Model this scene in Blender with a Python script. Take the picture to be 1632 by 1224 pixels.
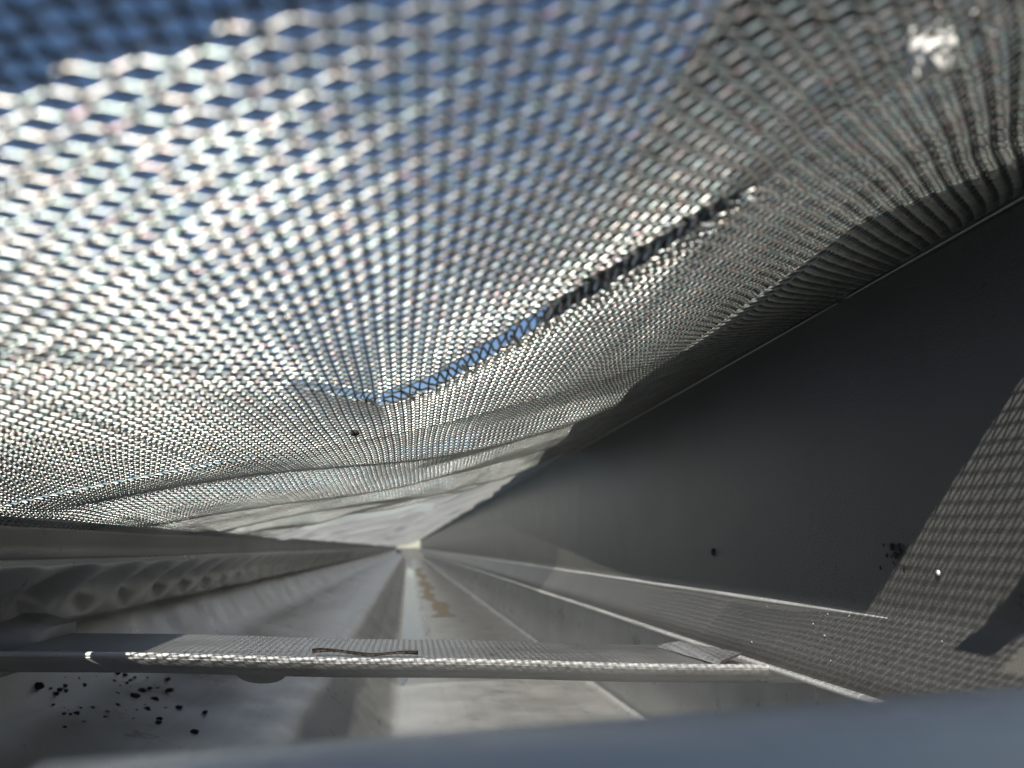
import bpy, math, random
import numpy as np
random.seed(4); rng = np.random.default_rng(4)
S = bpy.context.scene
for o in list(bpy.data.objects): bpy.data.objects.remove(o)
CM = 0.01                                   # the script thinks in centimetres; x right, y along the gutter, z up

# ------------------------------------------------------------------ camera
FPX = 1250.0                                # focal length in pixels of the 1632 px wide photograph
cam_d = bpy.data.cameras.new('camera'); cam = bpy.data.objects.new('camera', cam_d)
S.collection.objects.link(cam); S.camera = cam
cam_d.sensor_width = 36; cam_d.lens = 36 * FPX / 1632
pitch = math.atan2(872 - 612, FPX); yaw = math.atan2((816 - 650) * math.cos(pitch), FPX)
cam.rotation_euler = (math.pi / 2 + pitch, 0, -yaw)
cam_d.clip_start = 0.001; cam_d.clip_end = 50
cam_d.dof.use_dof = True; cam_d.dof.focus_distance = 0.105; cam_d.dof.aperture_fstop = 44

# ------------------------------------------------------------------ sky, sun, exposure
SUN = np.array((0.68, 1.25, -1.0))           # the way the sunlight travels
el = math.atan2(1.0, math.hypot(SUN[0], SUN[1])); az = math.atan2(-SUN[0], -SUN[1])
W = bpy.data.worlds.new('World'); S.world = W; W.use_nodes = True
wn = W.node_tree.nodes; bg = wn['Background']
sky = wn.new('ShaderNodeTexSky'); sky.sky_type = 'NISHITA'; sky.sun_disc = False
sky.sun_elevation = el; sky.sun_rotation = az; sky.air_density = 1.0; sky.dust_density = 0.3; sky.ozone_density = 4.0
W.node_tree.links.new(sky.outputs[0], bg.inputs[0]); bg.inputs[1].default_value = 0.062
sd = bpy.data.lights.new('sun', 'SUN'); sd.energy = 5.0; sd.angle = math.radians(0.5); sd.color = (1, 0.95, 0.86)
sun = bpy.data.objects.new('sun', sd); S.collection.objects.link(sun)
from mathutils import Vector
sun.rotation_euler = Vector(SUN).to_track_quat('-Z', 'Y').to_euler()
vs = S.view_settings; vs.view_transform = 'Standard'; vs.look = 'None'; vs.exposure = 0.8; vs.gamma = 1
S.cycles.max_bounces = 10; S.cycles.glossy_bounces = 6; S.cycles.diffuse_bounces = 6; S.cycles.transparent_max_bounces = 24
S.cycles.sample_clamp_indirect = 6
S.cycles.use_denoising = True

# ------------------------------------------------------------------ helpers
def material(name, base=(.5, .5, .5), metallic=0., rough=.4, spec=.5):
    m = bpy.data.materials.new(name); m.use_nodes = True
    b = m.node_tree.nodes['Principled BSDF']
    b.inputs['Base Color'].default_value = (*base, 1); b.inputs['Metallic'].default_value = metallic
    b.inputs['Roughness'].default_value = rough; b.inputs['Specular IOR Level'].default_value = spec
    return m, m.node_tree.nodes, m.node_tree.links, b
def noise(n, l, scale, detail=4, rough=.55, stretch=(1, 1, 1)):
    tc = n.new('ShaderNodeTexCoord'); mp = n.new('ShaderNodeMapping'); mp.inputs['Scale'].default_value = stretch
    t = n.new('ShaderNodeTexNoise'); t.inputs['Scale'].default_value = scale
    t.inputs['Detail'].default_value = detail; t.inputs['Roughness'].default_value = rough
    l.new(tc.outputs['Object'], mp.inputs[0]); l.new(mp.outputs[0], t.inputs['Vector'])
    return t.outputs['Fac']
def ramp(n, l, fac, stops):
    r = n.new('ShaderNodeValToRGB'); e = r.color_ramp.elements
    while len(e) < len(stops): e.new(.5)
    for k, (p, c) in zip(e, stops):
        k.position = p; k.color = (*c, 1) if len(c) == 3 else c
    l.new(fac, r.inputs[0]); return r.outputs[0]
def g(v): return (v, v, v)
def mix(n, l, a, b, fac, mode='MULTIPLY'):
    x = n.new('ShaderNodeMix'); x.data_type = 'RGBA'; x.blend_type = mode
    if isinstance(fac, float): x.inputs[0].default_value = fac
    else: l.new(fac, x.inputs[0])
    for s, v in ((x.inputs[6], a), (x.inputs[7], b)):
        if isinstance(v, tuple): s.default_value = (*v, 1)
        else: l.new(v, s)
    return x.outputs[2]
def bump(n, l, b, h, strength, dist):
    k = n.new('ShaderNodeBump'); k.inputs['Strength'].default_value = strength; k.inputs['Distance'].default_value = dist
    l.new(h, k.inputs['Height']); l.new(k.outputs[0], b.inputs['Normal'])

def raw(name, V, F, mat, parent=None, smooth=True):
    """V in world centimetres; one mesh object, placed under its parent"""
    V = np.asarray(V, dtype=np.float64) * CM
    if parent is not None:
        p = parent; off = np.array(p.location)
        while p.parent is not None: p = p.parent; off = off + np.array(p.location)
        loc = None; V = V - off
    else:
        loc = np.array(((V[:, 0].min() + V[:, 0].max()) / 2, (V[:, 1].min() + V[:, 1].max()) / 2, V[:, 2].min())); V = V - loc
    me = bpy.data.meshes.new(name)
    if isinstance(F, np.ndarray):
        nf, k = F.shape
        me.vertices.add(len(V)); me.vertices.foreach_set('co', V.astype(np.float32).ravel())
        me.loops.add(nf * k); me.loops.foreach_set('vertex_index', F.astype(np.int32).ravel())
        me.polygons.add(nf); me.polygons.foreach_set('loop_start', np.arange(0, nf * k, k, dtype=np.int32))
        me.update(calc_edges=True)
    else:
        me.from_pydata([tuple(v) for v in V], [], [tuple(f) for f in F]); me.update()
    me.polygons.foreach_set('use_smooth', np.full(len(me.polygons), smooth, dtype=bool))
    me.materials.append(mat)
    o = bpy.data.objects.new(name, me); S.collection.objects.link(o)
    if parent is not None: o.parent = parent
    else: o.location = loc
    return o
def thing(name, loc, label, cat, group=None):
    o = bpy.data.objects.new(name, None); o.empty_display_size = .005; S.collection.objects.link(o)
    o.location = tuple(c * CM for c in loc); return tag(o, label, cat, group)
def tag(o, label, cat, group=None):
    o['label'] = label; o['category'] = cat
    if group: o['group'] = group
    return o
def smooth_curve(pts, n):
    """Catmull-Rom through pts, resampled by arc length"""
    P = np.array(pts, float); Q = np.vstack([2 * P[0] - P[1], P, 2 * P[-1] - P[-2]]); out = []
    for i in range(1, len(Q) - 2):
        p0, p1, p2, p3 = Q[i - 1:i + 3]
        for t in np.linspace(0, 1, 40, endpoint=False):
            out.append(.5 * (2 * p1 + (p2 - p0) * t + (2 * p0 - 5 * p1 + 4 * p2 - p3) * t * t + (3 * p1 - p0 - 3 * p2 + p3) * t ** 3))
    out.append(P[-1]); out = np.array(out)
    s = np.r_[0, np.cumsum(np.linalg.norm(np.diff(out, axis=0), axis=1))]
    q = np.linspace(0, s[-1], n)
    return np.stack([np.interp(q, s, out[:, k]) for k in range(out.shape[1])], 1), q
def fillet(pts, r, n=6):
    """round the corners of a polyline"""
    P = [np.array(p, float) for p in pts]; out = [P[0]]
    for i in range(1, len(P) - 1):
        a, b, c = P[i - 1], P[i], P[i + 1]
        rr = min(r, .45 * np.linalg.norm(a - b), .45 * np.linalg.norm(c - b))
        p = b + (a - b) / np.linalg.norm(a - b) * rr; q = b + (c - b) / np.linalg.norm(c - b) * rr
        for t in np.linspace(0, 1, n): out.append((1 - t) ** 2 * p + 2 * t * (1 - t) * b + t * t * q)
    out.append(P[-1]); return np.array(out)
def sheet(prof, ys, th, wob=None):
    """a bent sheet: profile (x,z) swept along y, given a real thickness th on the side of its left normal"""
    prof = np.asarray(prof, float); t = np.gradient(prof, axis=0); t /= np.linalg.norm(t, axis=1)[:, None]
    nrm = np.stack([-t[:, 1], t[:, 0]], 1)
    loop = np.vstack([prof, (prof + nrm * th)[::-1]]); m = len(loop); n = len(ys)
    V = np.zeros((n, m, 3)); V[:, :, 0] = loop[:, 0]; V[:, :, 2] = loop[:, 1]; V[:, :, 1] = np.asarray(ys)[:, None]
    if wob is not None: V = wob(V)
    V = V.reshape(-1, 3)
    i = np.arange(n - 1)[:, None]; j = np.arange(m)[None]; j2 = (j + 1) % m
    F = np.stack([i * m + j, i * m + j2, (i + 1) * m + j2, (i + 1) * m + j], -1).reshape(-1, 4)
    F = [tuple(f) for f in F.tolist()]
    h = m // 2
    for e in (0, (n - 1) * m):              # close both ends with quads across the thickness
        for k in range(h - 1): F.append((e + k, e + k + 1, e + m - 2 - k, e + m - 1 - k))
    return V, F
def tube(P, r, sides, ref):
    """round wire along P; ref = a direction roughly across it"""
    P = np.asarray(P, float); t = np.gradient(P, axis=0); t /= np.linalg.norm(t, axis=1)[:, None] + 1e-12
    a = np.cross(t, np.asarray(ref, float)); a /= np.linalg.norm(a, axis=1)[:, None] + 1e-12; b = np.cross(t, a)
    th = np.arange(sides) * 2 * math.pi / sides
    r = np.broadcast_to(np.asarray(r, float), (len(P),))
    V = P[:, None] + (np.cos(th)[None, :, None] * a[:, None] + np.sin(th)[None, :, None] * b[:, None]) * r[:, None, None]
    n = len(P); i = np.arange(n - 1)[:, None]; j = np.arange(sides)[None]; j2 = (j + 1) % sides
    F = np.stack([i * sides + j, i * sides + j2, (i + 1) * sides + j2, (i + 1) * sides + j], -1).reshape(-1, 4)
    return V.reshape(-1, 3), F
def join(parts):
    Vs, Fs, o = [], [], 0
    for V, F in parts:
        Vs.append(np.asarray(V, float)); Fs.append(np.asarray(F) + o); o += len(V)
    return np.vstack(Vs), np.vstack(Fs)
def lump(c, r, seed, squash=(1, 1, 1), rough=.35, n=8):
    """an uneven crumb"""
    R = random.Random(seed); V = []; F = []; m = n
    ph = [R.uniform(0, 6.28) for _ in range(6)]
    for i in range(m + 1):
        th = math.pi * i / m
        for j in range(m):
            p = 2 * math.pi * j / m
            d = 1 + rough * (.5 * math.sin(2 * p + ph[0] + th) + .4 * math.sin(3 * th + ph[1]) * math.cos(p + ph[2]) + .4 * math.sin(3 * p + ph[3] - 2 * th)) * math.sin(th)
            V.append((c[0] + r * squash[0] * d * math.sin(th) * math.cos(p), c[1] + r * squash[1] * d * math.sin(th) * math.sin(p), c[2] + r * squash[2] * d * math.cos(th)))
    for i in range(m):
        for j in range(m):
            F.append((i * m + j, (i + 1) * m + j, (i + 1) * m + (j + 1) % m, i * m + (j + 1) % m))
    return V, np.array(F)
RC = np.array(cam.rotation_euler.to_matrix())
def ray(u, v): return RC @ np.array(((u - 816) / FPX, (612 - v) / FPX, -1.0))
def pix(u, v, D):
    """where the sight line through photo pixel (u, v) is at the distance D along the gutter"""
    d = ray(u, v); return d * D / d[1]

# ------------------------------------------------------------------ materials
M = {}
def wire_mat(name, lo, hi, rough, metal):
    m, n, l, b = material(name, metallic=metal, rough=rough)
    f = noise(n, l, 260, 3); c = ramp(n, l, f, [(.3, g(lo)), (.7, g(hi))])
    f2 = noise(n, l, 1500, 2)                 # pastel hue noise painting in iridescent glints on the wire
    tint = ramp(n, l, f2, [(.3, (1, .72, .78)), (.4, (1, .95, .78)), (.5, (1, 1, 1)), (.58, (.76, 1, .86)), (.7, (.8, .84, 1))])
    l.new(mix(n, l, c, tint, .8), b.inputs['Base Color'])
    f3 = noise(n, l, 3000, 2); bump(n, l, b, f3, .25, .00004)
    return m
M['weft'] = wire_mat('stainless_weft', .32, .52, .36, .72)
M['warp'] = wire_mat('stainless_warp', .04, .09, .42, .9)  # near-black base puts the look of silhouettes into the colour

def painted(name, lo, hi, rough, metallic, streak, grain, gs):
    m, n, l, b = material(name, metallic=metallic, rough=rough)
    f = noise(n, l, 45, 6, .6); c = ramp(n, l, f, [(.3, lo), (.7, hi)])
    f2 = noise(n, l, 30, 5, .6, streak); c2 = ramp(n, l, f2, [(.3, g(.8)), (.46, g(1)), (.8, g(1.0))])
    c3 = ramp(n, l, noise(n, l, 420, 5, .65), [(.28, g(.3)), (.36, g(1)), (1, g(1))])
    l.new(mix(n, l, mix(n, l, c, c2, .3 if name == 'grey_coil_coating' else .8), c3, .6), b.inputs['Base Color'])
    r = ramp(n, l, noise(n, l, 90, 5), [(.3, g(rough * (.93 if name == 'grey_coil_coating' else .75))), (.7, g(min(1, rough * (1.1 if name == 'grey_coil_coating' else 1.4))))]); l.new(r, b.inputs['Roughness'])
    bump(n, l, b, noise(n, l, gs, 3, .6), grain, .0002)
    return m
M['gutter'] = painted('galvanised_grey', (.44, .44, .425), (.62, .62, .6), .33, .4, (6, .15, .6), .12, 700)
M['drip'] = painted('grey_coil_coating', (.09, .088, .081), (.115, .112, .104), .36, .12, (.4, 2.2, .12), .4, 3800)
M['hanger'] = painted('zinc_steel', (.25, .25, .25), (.38, .38, .375), .36, .25, (3, 3, .3), .2, 1500)
M['rim'] = painted('folded_steel', (.3, .3, .29), (.45, .45, .44), .42, .6, (3, .3, 3), .5, 1800)
M['bead'] = painted('sunlit_edge', (.48, .48, .47), (.66, .66, .64), .4, .2, (.5, 3, .5), .4, 2500)  # paler base colour paints in the sun's glint on rounded edges
M['strap'] = painted('smooth_strap_paint', (.84, .77, .66), (.9, .84, .74), .3, .0, (2, 2, 1), .05, 400)
def simple(name, a, b_, rough, scale):
    m, n, l, b = material(name, rough=rough); l.new(ramp(n, l, noise(n, l, scale, 5), [(.3, a), (.7, b_)]), b.inputs['Base Color']); return m
M['dirt'] = simple('black_dirt', (.008, .008, .007), (.03, .027, .022), .8, 2500)
M['leaf'] = simple('dry_leaf', (.02, .014, .009), (.06, .04, .022), .7, 900)
M['reflection'] = simple('reflection_brown', (.22, .18, .125), (.34, .285, .2), .6, 500)
M['water'], _, _, _ = material('shallow_water', (.1, .11, .12), 0, .06)
M['fluff'] = simple('plant_fluff', (.7, .69, .66), (.86, .85, .82), .7, 900)
M['grit'] = simple('pale_grit', (.75, .74, .7), (.85, .84, .8), .5, 900)
M['shingle'] = simple('asphalt_granules', (.02, .02, .019), (.075, .072, .068), .9, 700)
M['deck'] = simple('dark_wood_deck', (.03, .025, .02), (.07, .055, .04), .8, 200)

# ------------------------------------------------------------------ the gutter
Y0, Y1 = .3, 420.0
ys = np.unique(np.r_[np.arange(Y0, 30, .5), np.arange(30, Y1 + 1, 4.)])
gut = thing('rain_gutter', (2, 100, -6.05), 'long grey metal rain gutter trough seen along its inside', 'gutter')
# floor, ogee front and back wall
front = fillet([(8.3, 2.0), (8.3, -6.0), (-.44, -6.0), (-2.6, -3.85), (-4.8, -3.4), (-6.1, -2.9), (-7.0, -1.5), (-7.1, -.35), (-6.8, -.12)], .5)
def buckle(V):
    V = V.copy(); x, y, z = V[..., 0], V[..., 1], V[..., 2]
    k = np.clip((-.2 - x) / 2, 0, 1)
    V[..., 2] += k * (.05 * np.sin(y * .8 + x) + .03 * np.sin(y * 1.9 - x * 2)) + (1 - k) * (z < -5.5) * .012 * np.sin(y * .5 + x * 1.3)
    return V
V, F = sheet(front[::-1], ys, -.05, buckle); raw('trough', V, F, M['gutter'], gut)
# the front lip rolled inwards, its lower edge crimped into dents
yl = np.arange(Y0, 90, .12); yl = np.r_[yl, np.arange(90, Y1, 2)]
lip = fillet([(-6.8, -.14), (-5.45, -.13), (-5.4, -.3), (-5.95, -.75), (-6.15, -1.12), (-6.35, -1.33)], .12)
lip = np.vstack([np.stack([np.interp(np.linspace(0, 1, 40), np.linspace(0, 1, len(lip)), lip[:, k]) for k in (0, 1)], 1)])
def crimp(V):
    V = V.copy(); x, y, z = V[..., 0].copy(), V[..., 1], V[..., 2].copy()
    w = np.clip((-.28 - z) / .3, 0, 1) * np.clip((1.32 + z) / .35, 0, 1)
    saw = ((y - 8.2) / 2.35) % 1.0
    dent = np.where(saw < .75, saw / .75, (1 - saw) / .25) ** 1.5
    V[..., 0] -= w * dent * .5 * (y > 8); V[..., 2] += w * dent * .1 * (y > 8)
    V[..., 2] += .02 * np.sin(y * .9) * (z < -1)
    return V
V, F = sheet(lip, yl, .04, crimp); raw('rolled_lip', V, F, M['gutter'], gut)
# end cap at the far end
ecx = [(8.25, -5.95), (-.44, -5.95), (-2.55, -3.8), (-4.8, -3.35), (-6.1, -2.85), (-6.8, -1.5), (-6.8, -.4), (8.25, -.4)]
EV = [(x, Y1 - 1, z) for x, z in ecx] + [(x, Y1 - .9, z) for x, z in ecx]; k = len(ecx)
EF = [tuple(range(k)), tuple(range(2 * k - 1, k - 1, -1))] + [(i, i + k, (i + 1) % k + k, (i + 1) % k) for i in range(k)]
raw('end_cap', EV, EF, M['gutter'], gut, smooth=False)

# ------------------------------------------------------------------ the drip edge on the right, with its kicked out flange
yd = np.unique(np.r_[np.arange(Y0, 40, .25), np.arange(40, Y1, 4.)])
dp = fillet([(6.2, 6.9), (6.2, 4), (6.2, 1), (6.2, -.85), (5.9, -1.33), (5.6, -1.81)], .15, 8)
def dwob(V):
    V = V.copy(); x, y, z = V[..., 0], V[..., 1], V[..., 2]
    V[..., 0] += .02 * np.sin(y * .33) * (z < 4); return V
dre = thing('drip_edge', (6.2, 100, -1.85), 'dark grey bent metal drip edge hanging behind the mesh at right', 'drip edge')
V, F = sheet(dp, yd, .04, dwob); raw('face', V, F, M['drip'], dre)
V, F = tube(np.stack([np.full(len(yd), 5.6) + .02 * np.sin(yd * .33), yd, np.full(len(yd), -1.82)], 1), .05, 8, (1, 0, 0)); raw('hemmed_edge', V, F, M['bead'], dre)
yb = yd[yd > 9.6]; V, F = tube(np.stack([np.full(len(yb), 6.17) + .02 * np.sin(yb * .33), yb, np.full(len(yb), -.9)], 1), np.clip((yb - 9.6) / 4, 0, 1) * .035 + .01, 8, (1, 0, 0)); raw('bend_bead', V, F, M['bead'], dre)

# ------------------------------------------------------------------ roof overhang above
XE, ZE, RD0 = 2.6, 4.68, 3.8
roof = thing('roof_overhang', (XE, 60, ZE), 'dark asphalt shingle roof edge overhanging, seen dimly through the mesh', 'roof')
SKEW = -.525                                 # the near end is cut askew
def slab(x0, y0, y1, z0, x1, z1, th):
    k = SKEW * (x1 - x0) * (y0 < RD0 + 1); e = SKEW * (x0 - XE) * (y0 < RD0 + 1)
    a = [(x0, y0 + e, z0), (x1, y0 + e + k, z1), (x1, y1, z1), (x0, y1, z0)]
    return a + [(x, y, z + th) for x, y, z in a], [(0, 3, 2, 1), (4, 5, 6, 7), (0, 1, 5, 4), (1, 2, 6, 5), (2, 3, 7, 6), (3, 0, 4, 7)]
slope = .42
V, F = slab(XE + 1.4, RD0 + .3, Y1, ZE + 1.4 * slope, 70, ZE + slope * (70 - XE), 1.2); raw('roof_deck', V, F, M['deck'], roof, False)
def quad(xa, xb, y0, y1, dz, w, f=1.0):
    """one shingle tab: its front edge runs from x = xa at y0 to x = xb at y1"""
    z = lambda x: ZE + slope * (x - XE) + dz
    sk = SKEW if y0 < RD0 + 1 else 0
    a = [(xa, y0 + sk * (xa - XE), z(xa)), (xa + w, y0 + sk * (xa + w - XE), z(xa) + slope * w * f), (xb + w, y1, z(xb) + slope * w * f), (xb, y1, z(xb))]
    return a + [(x, y, zz + .3) for x, y, zz in a], [(0, 3, 2, 1), (4, 5, 6, 7), (0, 1, 5, 4), (1, 2, 6, 5), (2, 3, 7, 6), (3, 0, 4, 7)]
raw('shingle', *quad(XE, XE, RD0, 13.5, -.32, 24), M['shingle'], roof, False)           # its edge juts out
raw('shingle', *quad(XE, XE + 1.2, 13.6, 46.4, -.32, 24), M['shingle'], roof, False)    # slanted back, shaped to let sun onto the far mesh and wall
y = 46.5
while y < Y1:
    e = rng.uniform(1.17, 1.25); raw('shingle', *quad(XE + e, XE + e, y, y + 29.6, -.32, 24), M['shingle'], roof, False); y += 30
for c in (1, 2):
    y = RD0 - 15 * (c % 2)
    while y < Y1:
        e = c * 14 + rng.uniform(0, .06); raw('shingle', *quad(XE + e, XE + e, max(y, RD0), y + 29.6, 1.25 + .3 * c, 24, .985), M['shingle'], roof, False); y += 30

# ------------------------------------------------------------------ the woven mesh
prof, sq = smooth_curve([(-5.4, .27), (-5.0, .43), (-4, .68), (-2.5, 1.0), (-1.2, 1.24), (0, 1.5), (1.4, 1.9), (2.8, 2.36), (3.7, 2.68), (4.5, 2.97), (5.1, 3.19), (5.6, 3.37), (6.17, 3.58)], 3000)
tg = np.gradient(prof, axis=0); tg /= np.linalg.norm(tg, axis=1)[:, None]; nrm = np.stack([-tg[:, 1], tg[:, 0]], 1)
SL = sq[-1]; PW, PD = .088, .092                              # spacing of the wires along and across
def at_s(s):
    return np.stack([np.interp(s, sq, prof[:, 0]), np.interp(s, sq, prof[:, 1])], -1), np.stack([np.interp(s, sq, nrm[:, 0]), np.interp(s, sq, nrm[:, 1])], -1)
def s_of_x(x): return np.interp(x, prof[:, 0], sq)
NW = int(SL / PW)
def gap_y(x): return np.interp(x, [-5, -2.4, -1.2, -.3, .2, 1.0, 1.72, 2.4, 4.2], [3.0, 4.1, 5.8, 7.75, 7.4, 5.9, 4.5, 3.6, 2.5])
def gap_amp(x): return np.interp(x, [-3.5, -2.4, -1.0, -.4, 0, 1.4, 1.75, 2.05], [0, .0, .02, .2, .3, .32, .24, 0])
sg = s_of_x(3.75)                                            # the second parting runs lengthwise where the mesh bends down
def warp_wires(s, D, far=0.):
    """grid position -> point; bends, dents and partings of the weave"""
    p, nn = at_s(s); x = p[..., 0]
    d = D - gap_y(x); a = gap_amp(x)
    D2 = D + a * np.tanh(d / .1) * np.exp(-np.abs(d) / .8) * (1 - far)
    D2 = D2 + .02 * np.sin(s * 1.7 + D * .6) + .008 * np.sin(s * 3.9 - D * 1.3)
    ds = s - sg
    s2 = s + .15 * np.tanh(ds / .03) * np.exp(-np.abs(ds) / .3) * np.clip((D - 5.5) / 2, 0, 1) * (1 - .8 * far) * (.6 + .4 * np.sin(D * .9)) + .012 * np.sin(D * .9 + s * .8) + .004 * np.sin(D * 2.6 + s * 3)
    p, nn = at_s(np.clip(s2, 0, SL))
    dz = .03 * np.sin(D * .7 + s * .5) * (1 - far)
    fade = np.clip(s / .8, 0, 1) * np.clip((SL - s) / 1.2, 0, 1)
    k = np.clip((D - 10.2) / 3, 0, 1) * far
    dz = dz + fade * np.clip((SL - s) / 3.5, 0, 1) * k * (.09 * np.sin(D * 1.15 - s * .55 + .8 * np.sin(s * .6)) + .05 * np.sin(D * .52 + s * .35 + 1) + .02 * np.sin(D * 2.7 - s * .9) + np.clip((D - 22) / 8, 0, 1) * (.13 * np.sin(D * .8 + s * .9 + np.sin(s * 1.3 + D * .11)) + .1 * np.sin(D * .37 - s * .6) + .06 * np.sin(D * 1.7 - s * 1.4)))
    # dent where the crease runs
    dz = dz - .02 * np.exp(-(d / .7) ** 2) * (a / .2) * (1 - far)
    off = dz * fade
    return np.stack([p[..., 0] + nn[..., 0] * off, D2, p[..., 1] + nn[..., 1] * off], -1), nn
def build_panel(j0, j1, sub, sides_f, sides_w, far):
    """returns lists of weft and warp tubes, y from j0*PD to j1*PD"""
    wefts, warps = [], []
    for j in range(j0, j1 + 1):
        D = 1.7 + j * PD; s1 = s_of_x(3.4) if D < 2.95 else SL - .02
        n = int(s1 / PW * sub); s = np.linspace(0.02, s1, n)
        P, nn = warp_wires(s, np.full(n, D) + rng.normal(0, .004), far)
        c = .0125 * np.cos(math.pi * (s / PW + j)) 
        P[:, 0] += nn[:, 0] * c; P[:, 2] += nn[:, 1] * c
        xx = P[:, 0]; zz = np.exp(-((D - gap_y(xx)) / .42) ** 2) * np.clip((-.2 - xx) / .4, 0, 1) * (1 - far)   # shaken, zigzag strands left of the parting
        P[:, 1] += .004 * np.sin(s * 11 + j * 1.3) + .01 * zz * np.cos(math.pi * (s / PW + j))
        wefts.append(tube(P, .0132, sides_f, (0, 1, 0)))
    for i in range(1, NW):
        s = i * PW; x = float(at_s(np.array(s))[0][0])
        a0 = j0 - .5 if not (j0 == 0 and x > 3.4) else (2.95 - 1.7) / PD - .5
        n = int((j1 + .5 - a0) * sub); jj = np.linspace(a0, j1 + .5, n)
        P, nn = warp_wires(np.full(n, s) + rng.normal(0, .004), 1.7 + jj * PD, far)
        c = -.008 * np.cos(math.pi * (i + jj))
        P[:, 0] += nn[:, 0] * c; P[:, 2] += nn[:, 1] * c
        warps.append(tube(P, .0102, sides_w, (1, 0, .3)))
    return wefts, warps
J1 = int((10.25 - 1.7) / PD)
guard = thing('mesh_gutter_guard', (0, 6, 1.5), 'nearer woven steel mesh panel with a parted weave showing blue sky', 'gutter guard')
wf, wp = build_panel(0, J1, 4, 6, 5, 0.)
for V, F in wf: raw('cross_wire', V, F, M['weft'], guard)
for V, F in wp: raw('lengthwise_wire', V, F, M['warp'], guard)
def rim_strip(y0, y1, step, parent, skew):
    yy = np.arange(y0, y1, step)
    V, F = sheet(fillet([(-5.14, .42), (-5.27, .37), (-5.4, .3), (-5.42, .1), (-5.41, -.17)], .06), yy, .05,
                 lambda V: np.stack([V[..., 0] + .01 * np.sin(V[..., 1] * 2.1), V[..., 1], V[..., 2] + .012 * np.sin(V[..., 1] * .55 + skew)], -1))
    raw('front_rim', V, F, M['rim'], parent)
    V, F = sheet([(6.14, 3.5), (6.19, 3.5), (6.19, 3.6)], yy, .02); raw('back_rim', V, F, M['rim'], parent)
rim_strip(1.5, 10.3, .2, guard, 0)
# plain band at the near end of the panel and an added shade tab
def strip_on_mesh(x0, x1, ya, yb, lift):
    s = np.linspace(s_of_x(x0), s_of_x(x1), 50); p, nn = at_s(s); V = []
    for y in (ya, yb):
        for k in (lift, lift + .04):
            V += [(p[i, 0] + nn[i, 0] * k, y - .4 * (p[i, 0] - 4), p[i, 1] + nn[i, 1] * k) for i in range(50)]
    F = []
    for a, b in ((0, 1), (2, 0), (3, 2), (1, 3)):
        F += [(a * 50 + i, b * 50 + i, b * 50 + i + 1, a * 50 + i + 1) for i in range(49)]
    F += [(0, 100, 150, 50), (49, 99, 199, 149)]
    return V, F
V, F = strip_on_mesh(3.5, 6.1, 2.95, 3.5, .05); raw('end_band', V, F, M['rim'], guard)
xs = np.linspace(-5.0, 3.1, 24); p, _ = at_s(s_of_x(xs)); top = np.interp(xs + .3, prof[:, 0], prof[:, 1]) + np.clip(.44 - .2 * (xs + 1.06), .03, .8)
V = []
for y in (1.5, 1.54):
    V += [(x, y, z) for x, z in p] + [(x, y - .1, t) for (x, _z), t in zip(p, top)]
F = [];
for i in range(23):
    F += [(i, i + 1, 24 + i + 1, 24 + i), (48 + i, 72 + i, 72 + i + 1, 48 + i + 1), (24 + i, 25 + i, 73 + i, 72 + i), (i, 48 + i, 49 + i, i + 1)]
raw('added_shade_tab', V, F, M['rim'], guard)  # out of view, added to shade the upper left of the mesh
# stray weft ends hanging in the parting
for x in np.arange(-.5, 2.0, PW):
    s = float(s_of_x(x)); Dg = float(gap_y(x)); sgn = 1 if int(round(x / PW)) % 2 else -1
    if random.random() < .5:
        t = np.linspace(0, 1, 7)
        P, nn = warp_wires(s + PW * t, Dg + (t - .5) * .16 * sgn * random.uniform(.4, 1.2) + random.uniform(-.06, .06), 1.)
        c = .03 * np.cos(math.pi * t); P[:, 0] += nn[:, 0] * c; P[:, 2] += nn[:, 1] * c - .05
        V, F = tube(P, .017, 7, (0, 1, 0)); raw('loose_wire', V, F, M['weft'], guard)

guard2 = thing('mesh_gutter_guard', (0, 30, 1.5), 'farther rippled steel mesh panel running away to the vanishing point', 'gutter guard')
J2 = int((29 - 1.7) / PD)
wf, wp = build_panel(J1 + 1, J2, 3, 4, 4, 1.)
o = raw('cross_wires', *join(wf), M['weft'], guard2); o['kind'] = 'stuff'
o = raw('lengthwise_wires', *join(wp), M['warp'], guard2); o['kind'] = 'stuff'
rim_strip(10.29, Y1, 1.0, guard2, 1)
# beyond that the wires are finer than a pixel: same surface, the weave in its material
m, n, l, b = material('fine_weave', metallic=1., rough=.4); b.inputs['Base Color'].default_value = (.45, .45, .44, 1)
tc = n.new('ShaderNodeTexCoord'); uv = n.new('ShaderNodeSeparateXYZ'); l.new(tc.outputs['UV'], uv.inputs[0])
def band(sock, width):
    a = n.new('ShaderNodeMath'); a.operation = 'FRACT'; l.new(sock, a.inputs[0])
    c = n.new('ShaderNodeMath'); c.operation = 'LESS_THAN'; c.inputs[1].default_value = width; l.new(a.outputs[0], c.inputs[0]); return c.outputs[0]
mx = n.new('ShaderNodeMath'); mx.operation = 'MAXIMUM'; l.new(band(uv.outputs[0], .5), mx.inputs[0]); l.new(band(uv.outputs[1], .6), mx.inputs[1])
l.new(mx.outputs[0], b.inputs['Alpha']); M['weave'] = m
tl = n.new('ShaderNodeBsdfTranslucent'); tl.inputs[0].default_value = (.4, .4, .385, 1)   # many lit wire flanks seen together
tp = n.new('ShaderNodeBsdfTransparent'); m1 = n.new('ShaderNodeMixShader'); m2 = n.new('ShaderNodeMixShader'); m1.inputs[0].default_value = .6
b.inputs['Alpha'].default_value = 1; l.remove(b.inputs['Alpha'].links[0])
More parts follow.
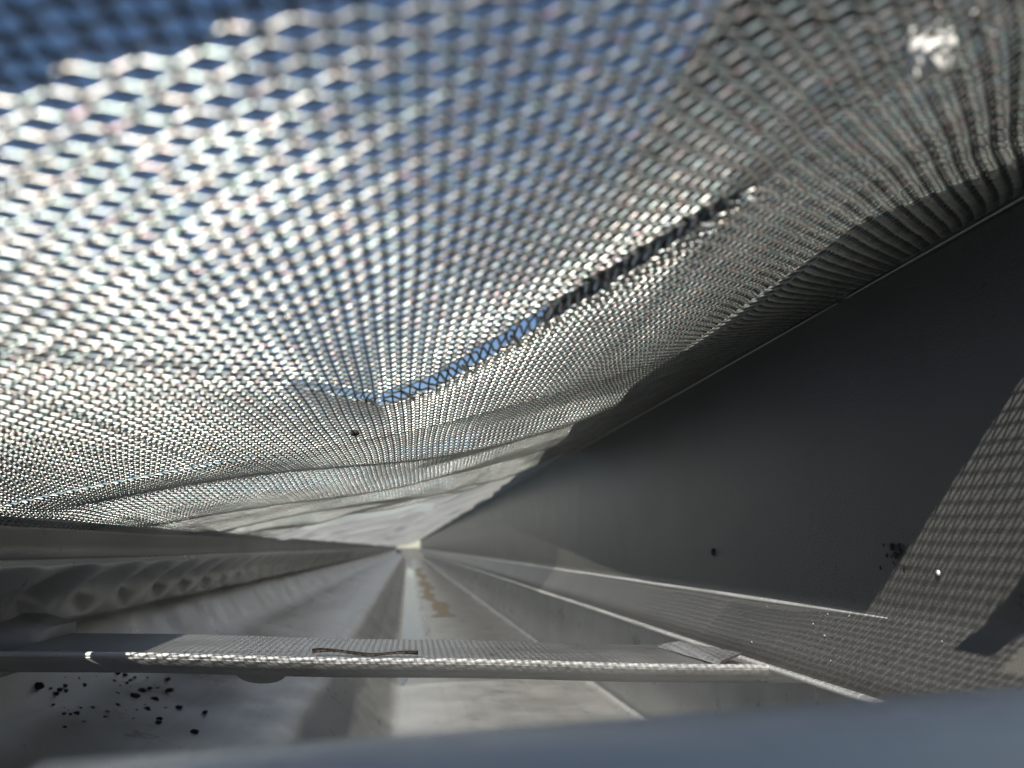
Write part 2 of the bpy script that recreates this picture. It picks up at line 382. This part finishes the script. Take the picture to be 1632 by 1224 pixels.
l.new(b.outputs[0], m1.inputs[1]); l.new(tl.outputs[0], m1.inputs[2]); l.new(mx.outputs[0], m2.inputs[0])
l.new(tp.outputs[0], m2.inputs[1]); l.new(m1.outputs[0], m2.inputs[2]); l.new(m2.outputs[0], n['Material Output'].inputs[0])
sy = np.r_[np.arange(28.9, 90, .25), np.arange(90, Y1, 1.5)]; ss = np.linspace(.02, SL - .02, 90)
SS, DD = np.meshgrid(ss, sy); P, _ = warp_wires(SS, DD, 1.)
a, b2 = SS.shape; i = np.arange(a - 1)[:, None]; j = np.arange(b2 - 1)[None]
F = np.stack([i * b2 + j, i * b2 + j + 1, (i + 1) * b2 + j + 1, (i + 1) * b2 + j], -1).reshape(-1, 4)
o = raw('far_weave', P.reshape(-1, 3), F, M['weave'], guard2); o['kind'] = 'stuff'
uvl = o.data.uv_layers.new(name='weave'); idx = F.ravel()
uvl.data.foreach_set('uv', np.stack([SS.ravel()[idx] / PW, DD.ravel()[idx] / PD], 1).astype(np.float32).ravel())

# ------------------------------------------------------------------ the hanger across the gutter
hang = thing('gutter_hanger', (0, 13, -2.4), 'dark metal hanger strap crossing the gutter, dappled by light through the mesh', 'gutter hanger')
def hz(x): return -1.62 - .035 * x
def along_x(profile, xs, zfun, close=True):
    """closed profile (y,z) swept along x"""
    m = len(profile); V = []
    for x in xs: V += [(x, y, z + zfun(x)) for y, z in profile]
    F = []
    for i in range(len(xs) - 1):
        for j in range(m): F.append((i * m + j, i * m + (j + 1) % m, (i + 1) * m + (j + 1) % m, (i + 1) * m + j))
    F += [tuple(range(m - 1, -1, -1)), tuple(range((len(xs) - 1) * m, len(xs) * m))]
    return V, F
hp = [(12.66, -.31), (12.6, -.31), (12.08, -.05), (12.08, -.03), (12.25, -.03), (12.6, -.04), (15.0, -.02), (15.06, -.05), (15.0, -.09), (12.64, -.1), (12.3, -.1)]
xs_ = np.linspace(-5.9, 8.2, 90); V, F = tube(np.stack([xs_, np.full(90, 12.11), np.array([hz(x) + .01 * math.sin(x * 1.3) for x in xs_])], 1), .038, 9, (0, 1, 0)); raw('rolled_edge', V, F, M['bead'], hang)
V, F = along_x(hp, np.linspace(-5.9, 8.2, 66), lambda x: hz(x) + .01 * math.sin(x * 1.3)); raw('strap', V, F, M['hanger'], hang)
# front hook under the rolled lip
V, F = along_x([(12.0, -.4), (12.0, .15), (15.1, .15), (15.1, -.4)], [-6.9, -6.5, -6.1, -5.7], lambda x: hz(x) + .25 * max(0, (-5.7 - x))); raw('hook', V, F, M['hanger'], hang)
# rounded tongue stamped down from the front edge
V = []; K = 14
for y in (0, .06):
    V += [(-2.1 + .36 * math.cos(t), 12.58 + y + .3 * math.sin(t), hz(-2.1) - .28 - .19 * math.sin(t)) for t in np.linspace(0, math.pi, K)]
F = [tuple(range(K)), tuple(range(2 * K - 1, K - 1, -1))] + [(i, i + K, (i + 1) % K + K, (i + 1) % K) for i in range(K)]
raw('tongue', V, F, M['hanger'], hang, False)
# folded gusset near the right end
A = [(4.6, 14.6, hz(5)), (4.75, 14.0, hz(5) + .12), (5.3, 12.6, hz(5.3) + .1), (4.85, 12.35, hz(5))]
B = [(x + .05, y, z + .05) for x, y, z in A]
raw('gusset', A + B, [(0, 1, 2, 3), (7, 6, 5, 4), (0, 4, 5, 1), (1, 5, 6, 2), (2, 6, 7, 3), (3, 7, 4, 0)], M['hanger'], hang, False)

# the strap right in front of the lens
near = thing('metal_strap', (.5, 2.6, -1.6), 'pale grey strap right in front of the lens, blurred along the bottom', 'strap')
np_ = [(2.45, -.9), (2.45, -.08), (2.5, 0), (2.9, .03), (3.1, -.02), (3.1, -.1), (2.6, -.14), (2.6, -.9)]
V, F = along_x(np_, np.linspace(-1.15, 6.2, 30), lambda x: -.66 + .045 * x); raw('strap_body', V, F, M['strap'], near)

# ------------------------------------------------------------------ dirt, leaf bits, fluff
def on_mesh(u, v):
    d = ray(u, v); ang = np.arctan2(prof[:, 1], prof[:, 0]); p = prof[np.argmin(np.abs(ang - math.atan2(d[2], d[0])))]
    return p[0] / d[0] * d[1] if abs(d[0]) > .05 else p[1] / d[2] * d[1]
def crumb(name, u, v, D, r, mat, label, cat, group=None, squash=(1, 1, 1), seed=0):
    V, F = lump(pix(u, v, D), r, seed, squash); return tag(raw(name, V, F, mat), label, cat, group)
def on_wall(u, v): d = ray(u, v); return 6.17 / d[0] * d[1]
crumb('dirt_crumb', 1137, 880, on_wall(1137, 880), .075, M['dirt'], 'single black crumb stuck in the middle of the drip edge face', 'dirt', None, (.5, 1, 1), 3)
crumb('grit_grain', 1495, 913, on_wall(1495, 913), .035, M['grit'], 'tiny bright white grain on the mesh shadow at right', 'grit', None, (.6, 1, 1), 5)
for k in range(8):
    u = random.uniform(1180, 1600); v = random.uniform(960, 1050) + (u - 1180) * .02
    d = ray(u, v)
    if d[2] / d[0] > -.9 / 6.17: D = on_wall(u, v)
    else:                                    # on the kicked out flange
        x = min(6.17, (-.9 + 6.17 * -1.5 + 1e-9) / (d[2] / d[0] - 1.5) * 1.0); x = max(5.65, x); D = x / d[0] * d[1] * .995
    crumb('grit_grain', u, v, D, random.uniform(.006, .014), M['grit'], 'minute white grain on the lit bottom of the drip edge', 'grit', 'white grains on the drip edge', (1, 1, 1), 700 + k)
for k, (u, v, r) in enumerate([(random.gauss(1420, 9), random.gauss(884, 12), random.uniform(.012, .05)) for _ in range(18)]):
    crumb('dirt_crumb', u, v, on_wall(u, v), r, M['dirt'], 'black crumb in the smudge beside the diagonal light band', 'dirt', 'crumbs of the smudge beside the light band', (.25, 1, 1), 20 + k)
def on_front(u, v):
    """where the sight line meets the gutter's front wall"""
    q = fillet([(-.44, -6.0), (-2.6, -3.85), (-4.8, -3.4), (-6.1, -2.9), (-7.0, -1.5)], .5)
    q = np.stack([np.interp(np.linspace(0, 1, 800), np.linspace(0, 1, len(q)), q[:, k]) for k in (0, 1)], 1)
    ang = np.arctan2(q[:, 1], q[:, 0]); d = ray(u, v); t = math.atan2(d[2], d[0])
    p = q[np.argmin(np.abs(ang - t))]; return p[0] / d[0] * d[1]
big = [(212, 1112, .15, 'largest black dirt lump on the left wall below the hanger'), (62, 1093, .1, 'black dirt lump at far left, low beside a smaller one'), (235, 1062, .09, 'dark dirt lump just below the hanger near its tongue'),
       (270, 1100, .08, 'upper of the black lumps in the slanting row on the left wall'), (310, 1167, .09, 'lowest black dirt lump, at the end of the slanting row'), (285, 1128, .08, 'middle dark lump of the slanting row on the left wall'), (245, 1115, .09, 'grey brown dirt lump right of the largest black one'), (327, 1135, .06, 'dark dirt lump farthest right below the hanger')]
for k, (u, v, r, lab) in enumerate(big):
    D = on_front(u, v); crumb('dirt_lump', u, v, D, r * 1.05, M['dirt'], lab, 'dirt', 'dirt lumps on the left wall', (1, 1, .6), 40 + k)
for k in range(130):
    t = random.random(); u = 90 + t * 130 + random.gauss(0, 26); v = 1068 + t * 45 + random.gauss(0, 18) + (random.random() < .3) * 40
    if v < 1062: v = 1062 + random.random() * 12
    D = on_front(u, v); crumb('dirt_speck', u, v, D, random.choice((.012, .02, .03, .04, .06)) * (1 if random.random() < .8 else 1.5), M['dirt'], 'tiny black dirt speck scattered among the lumps on the left wall', 'dirt', 'dirt specks on the left wall', (1, 1, .6), 100 + k)
# sliver of dry leaf on the hanger
t = np.linspace(0, 1, 14); X = -1.4 + 1.6 * t; wv = .045 * np.sin(math.pi * t) ** .6 + .015
V = [(x, 12.75 + .04 * math.sin(5 * q) - w * (1 + .3 * math.sin(23 * q)), hz(x) + .0 + .025 * math.sin(9 * q)) for x, q, w in zip(X, t, wv)] + [(x, 12.75 + .04 * math.sin(5 * q) + w * (1 + .4 * math.sin(17 * q + 1)), hz(x) + .02 + .03 * math.sin(7 * q + 1)) for x, q, w in zip(X, t, wv)]
V += [(x, y, z + .02) for x, y, z in V]; K = 14; F = []
for i in range(K - 1):
    F += [(i, i + 1, K + i + 1, K + i), (2 * K + i, 3 * K + i, 3 * K + i + 1, 2 * K + i + 1), (i, 2 * K + i, 2 * K + i + 1, i + 1), (K + i, K + i + 1, 3 * K + i + 1, 3 * K + i)]
F += [(0, K, 3 * K, 2 * K), (K - 1, 3 * K - 1, 4 * K - 1, 2 * K - 1)]
tag(raw('leaf_sliver', V, F, M['leaf']), 'thin brown sliver of dry leaf lying on the hanger', 'leaf')
# fluff caught under the mesh at upper right
FD = on_mesh(1488, 84) * .94
fl = thing('plant_fluff', tuple(pix(1488, 85, FD)), 'white tuft of plant fluff caught in the mesh at upper right', 'fluff')
c = pix(1488, 82, FD)
tufts = []
for k in range(9):
    q = c + np.array((random.gauss(0, .03), random.gauss(0, .025), random.gauss(0, .05)))
    V, F = lump(q, random.uniform(.04, .07), 300 + k, (1, 1, 1.2), .5); tufts.append((V, F))
raw('tuft', *join(tufts), M['fluff'], fl)
for (pts, r) in (([(1495, 50), (1497, 20), (1493, -15)], .006), ([(1508, 55), (1545, 25), (1580, 0), (1600, -20)], .006), ([(1585, -10), (1588, 25), (1584, 55)], .005), ([(1460, 110), (1465, 130)], .005)):
    q, _ = smooth_curve([pix(u, v, FD) for u, v in pts], 12); V, F = tube(q, r, 6, (0, 1, 0)); raw('stalk', V, F, M['fluff'], fl)
# crumb in the weave
crumb('dirt_crumb', 565, 690, on_mesh(565, 690) * .99, .06, M['dirt'], 'small black crumb caught in the mesh left of centre', 'dirt', None, (1, 1, .7), 9)

# the telephone that takes the picture stands at the open end of the gutter and shades it
ph = thing('smartphone', (-1.5, -.7, -6.0), 'black smartphone standing upright at the open near end of the gutter', 'phone')
def rounded_plate(x0, x1, z0, z1, y0, y1, r):
    P = []
    for cx, cz, a0 in ((x1 - r, z1 - r, 0), (x0 + r, z1 - r, 90), (x0 + r, z0 + r, 180), (x1 - r, z0 + r, 270)):
        P += [(cx + r * math.cos(math.radians(a0 + t)), cz + r * math.sin(math.radians(a0 + t))) for t in range(0, 91, 15)]
    k = len(P); V = [(x, y0, z) for x, z in P] + [(x, y1, z) for x, z in P]
    return V, [tuple(range(k)), tuple(range(2 * k - 1, k - 1, -1))] + [(i, i + k, (i + 1) % k + k, (i + 1) % k) for i in range(k)]
M['phone'], _, _, _ = material('black_glass', (.012, .012, .014), 0, .15)
M['phone_frame'], _, _, _ = material('graphite_frame', (.1, .1, .1), 1, .35)
raw('body', *rounded_plate(-5.4, 1.8, -6.0, 2.1, -.95, -.2, 1.0), M['phone_frame'], ph, False)
raw('back_glass', *rounded_plate(-5.3, 1.7, -5.9, 2.0, -.19, -.17, .95), M['phone'], ph, False)
raw('screen', *rounded_plate(-5.3, 1.7, -5.9, 2.0, -.99, -.96, .95), M['phone'], ph, False)

wx = np.linspace(-.4, 1.5, 12); wy = np.arange(37, Y1 - 2, 1.)
WX, WY = np.meshgrid(wx, wy); edge = np.clip((WX - .2) / 1.3, 0, 1) * (.25 * np.sin(WY * .23) + .12 * np.sin(WY * .61 + 1))
wid = np.clip((WY - 35) / 24, .03, 1) ** .7
P = np.stack([-.4 + (WX + edge + .4) * wid, WY, np.full_like(WX, -5.975)], -1); a, b2 = WX.shape; i = np.arange(a - 1)[:, None]; j = np.arange(b2 - 1)[None]
F = np.stack([i * b2 + j, i * b2 + j + 1, (i + 1) * b2 + j + 1, (i + 1) * b2 + j], -1).reshape(-1, 4)
o = raw('water', P.reshape(-1, 3), F, M['water']); o['kind'] = 'structure'; o['label'] = 'thin film of water lying along the gutter floor'

wx = np.linspace(2.3, 3.7, 10); wy = np.arange(72, 240, 1.5); WX, WY = np.meshgrid(wx, wy)  # warm reflection on the floor, put in as a brown sheet
q = (WX - 3.0) / .7
lw = .35 * np.sin(WY * .17) + .3 * np.sin(WY * .41 + 2) + .2 * np.sin(WY * .93); rw = .5 * np.sin(WY * .13 + 4) + .35 * np.sin(WY * .37 + .7) + .2 * np.sin(WY * 1.13 + 1)
X2 = WX + np.where(q < 0, -q * lw, q * rw) + .2 * np.sin(WY * .09)
Z2 = -5.985 + .012 * (1 - q * q) + .006 * np.sin(WY * 1.3 + WX * 3)
P = np.stack([X2, WY, Z2], -1); a, b2 = WX.shape; i = np.arange(a - 1)[:, None]; j = np.arange(b2 - 1)[None]
F = np.stack([i * b2 + j, i * b2 + j + 1, (i + 1) * b2 + j + 1, (i + 1) * b2 + j], -1).reshape(-1, 4)
o = raw('reflection_streak', P.reshape(-1, 3), F, M['reflection']); o['kind'] = 'stuff'; tag(o, 'brown streak on the far gutter floor, a painted reflection', 'reflection')
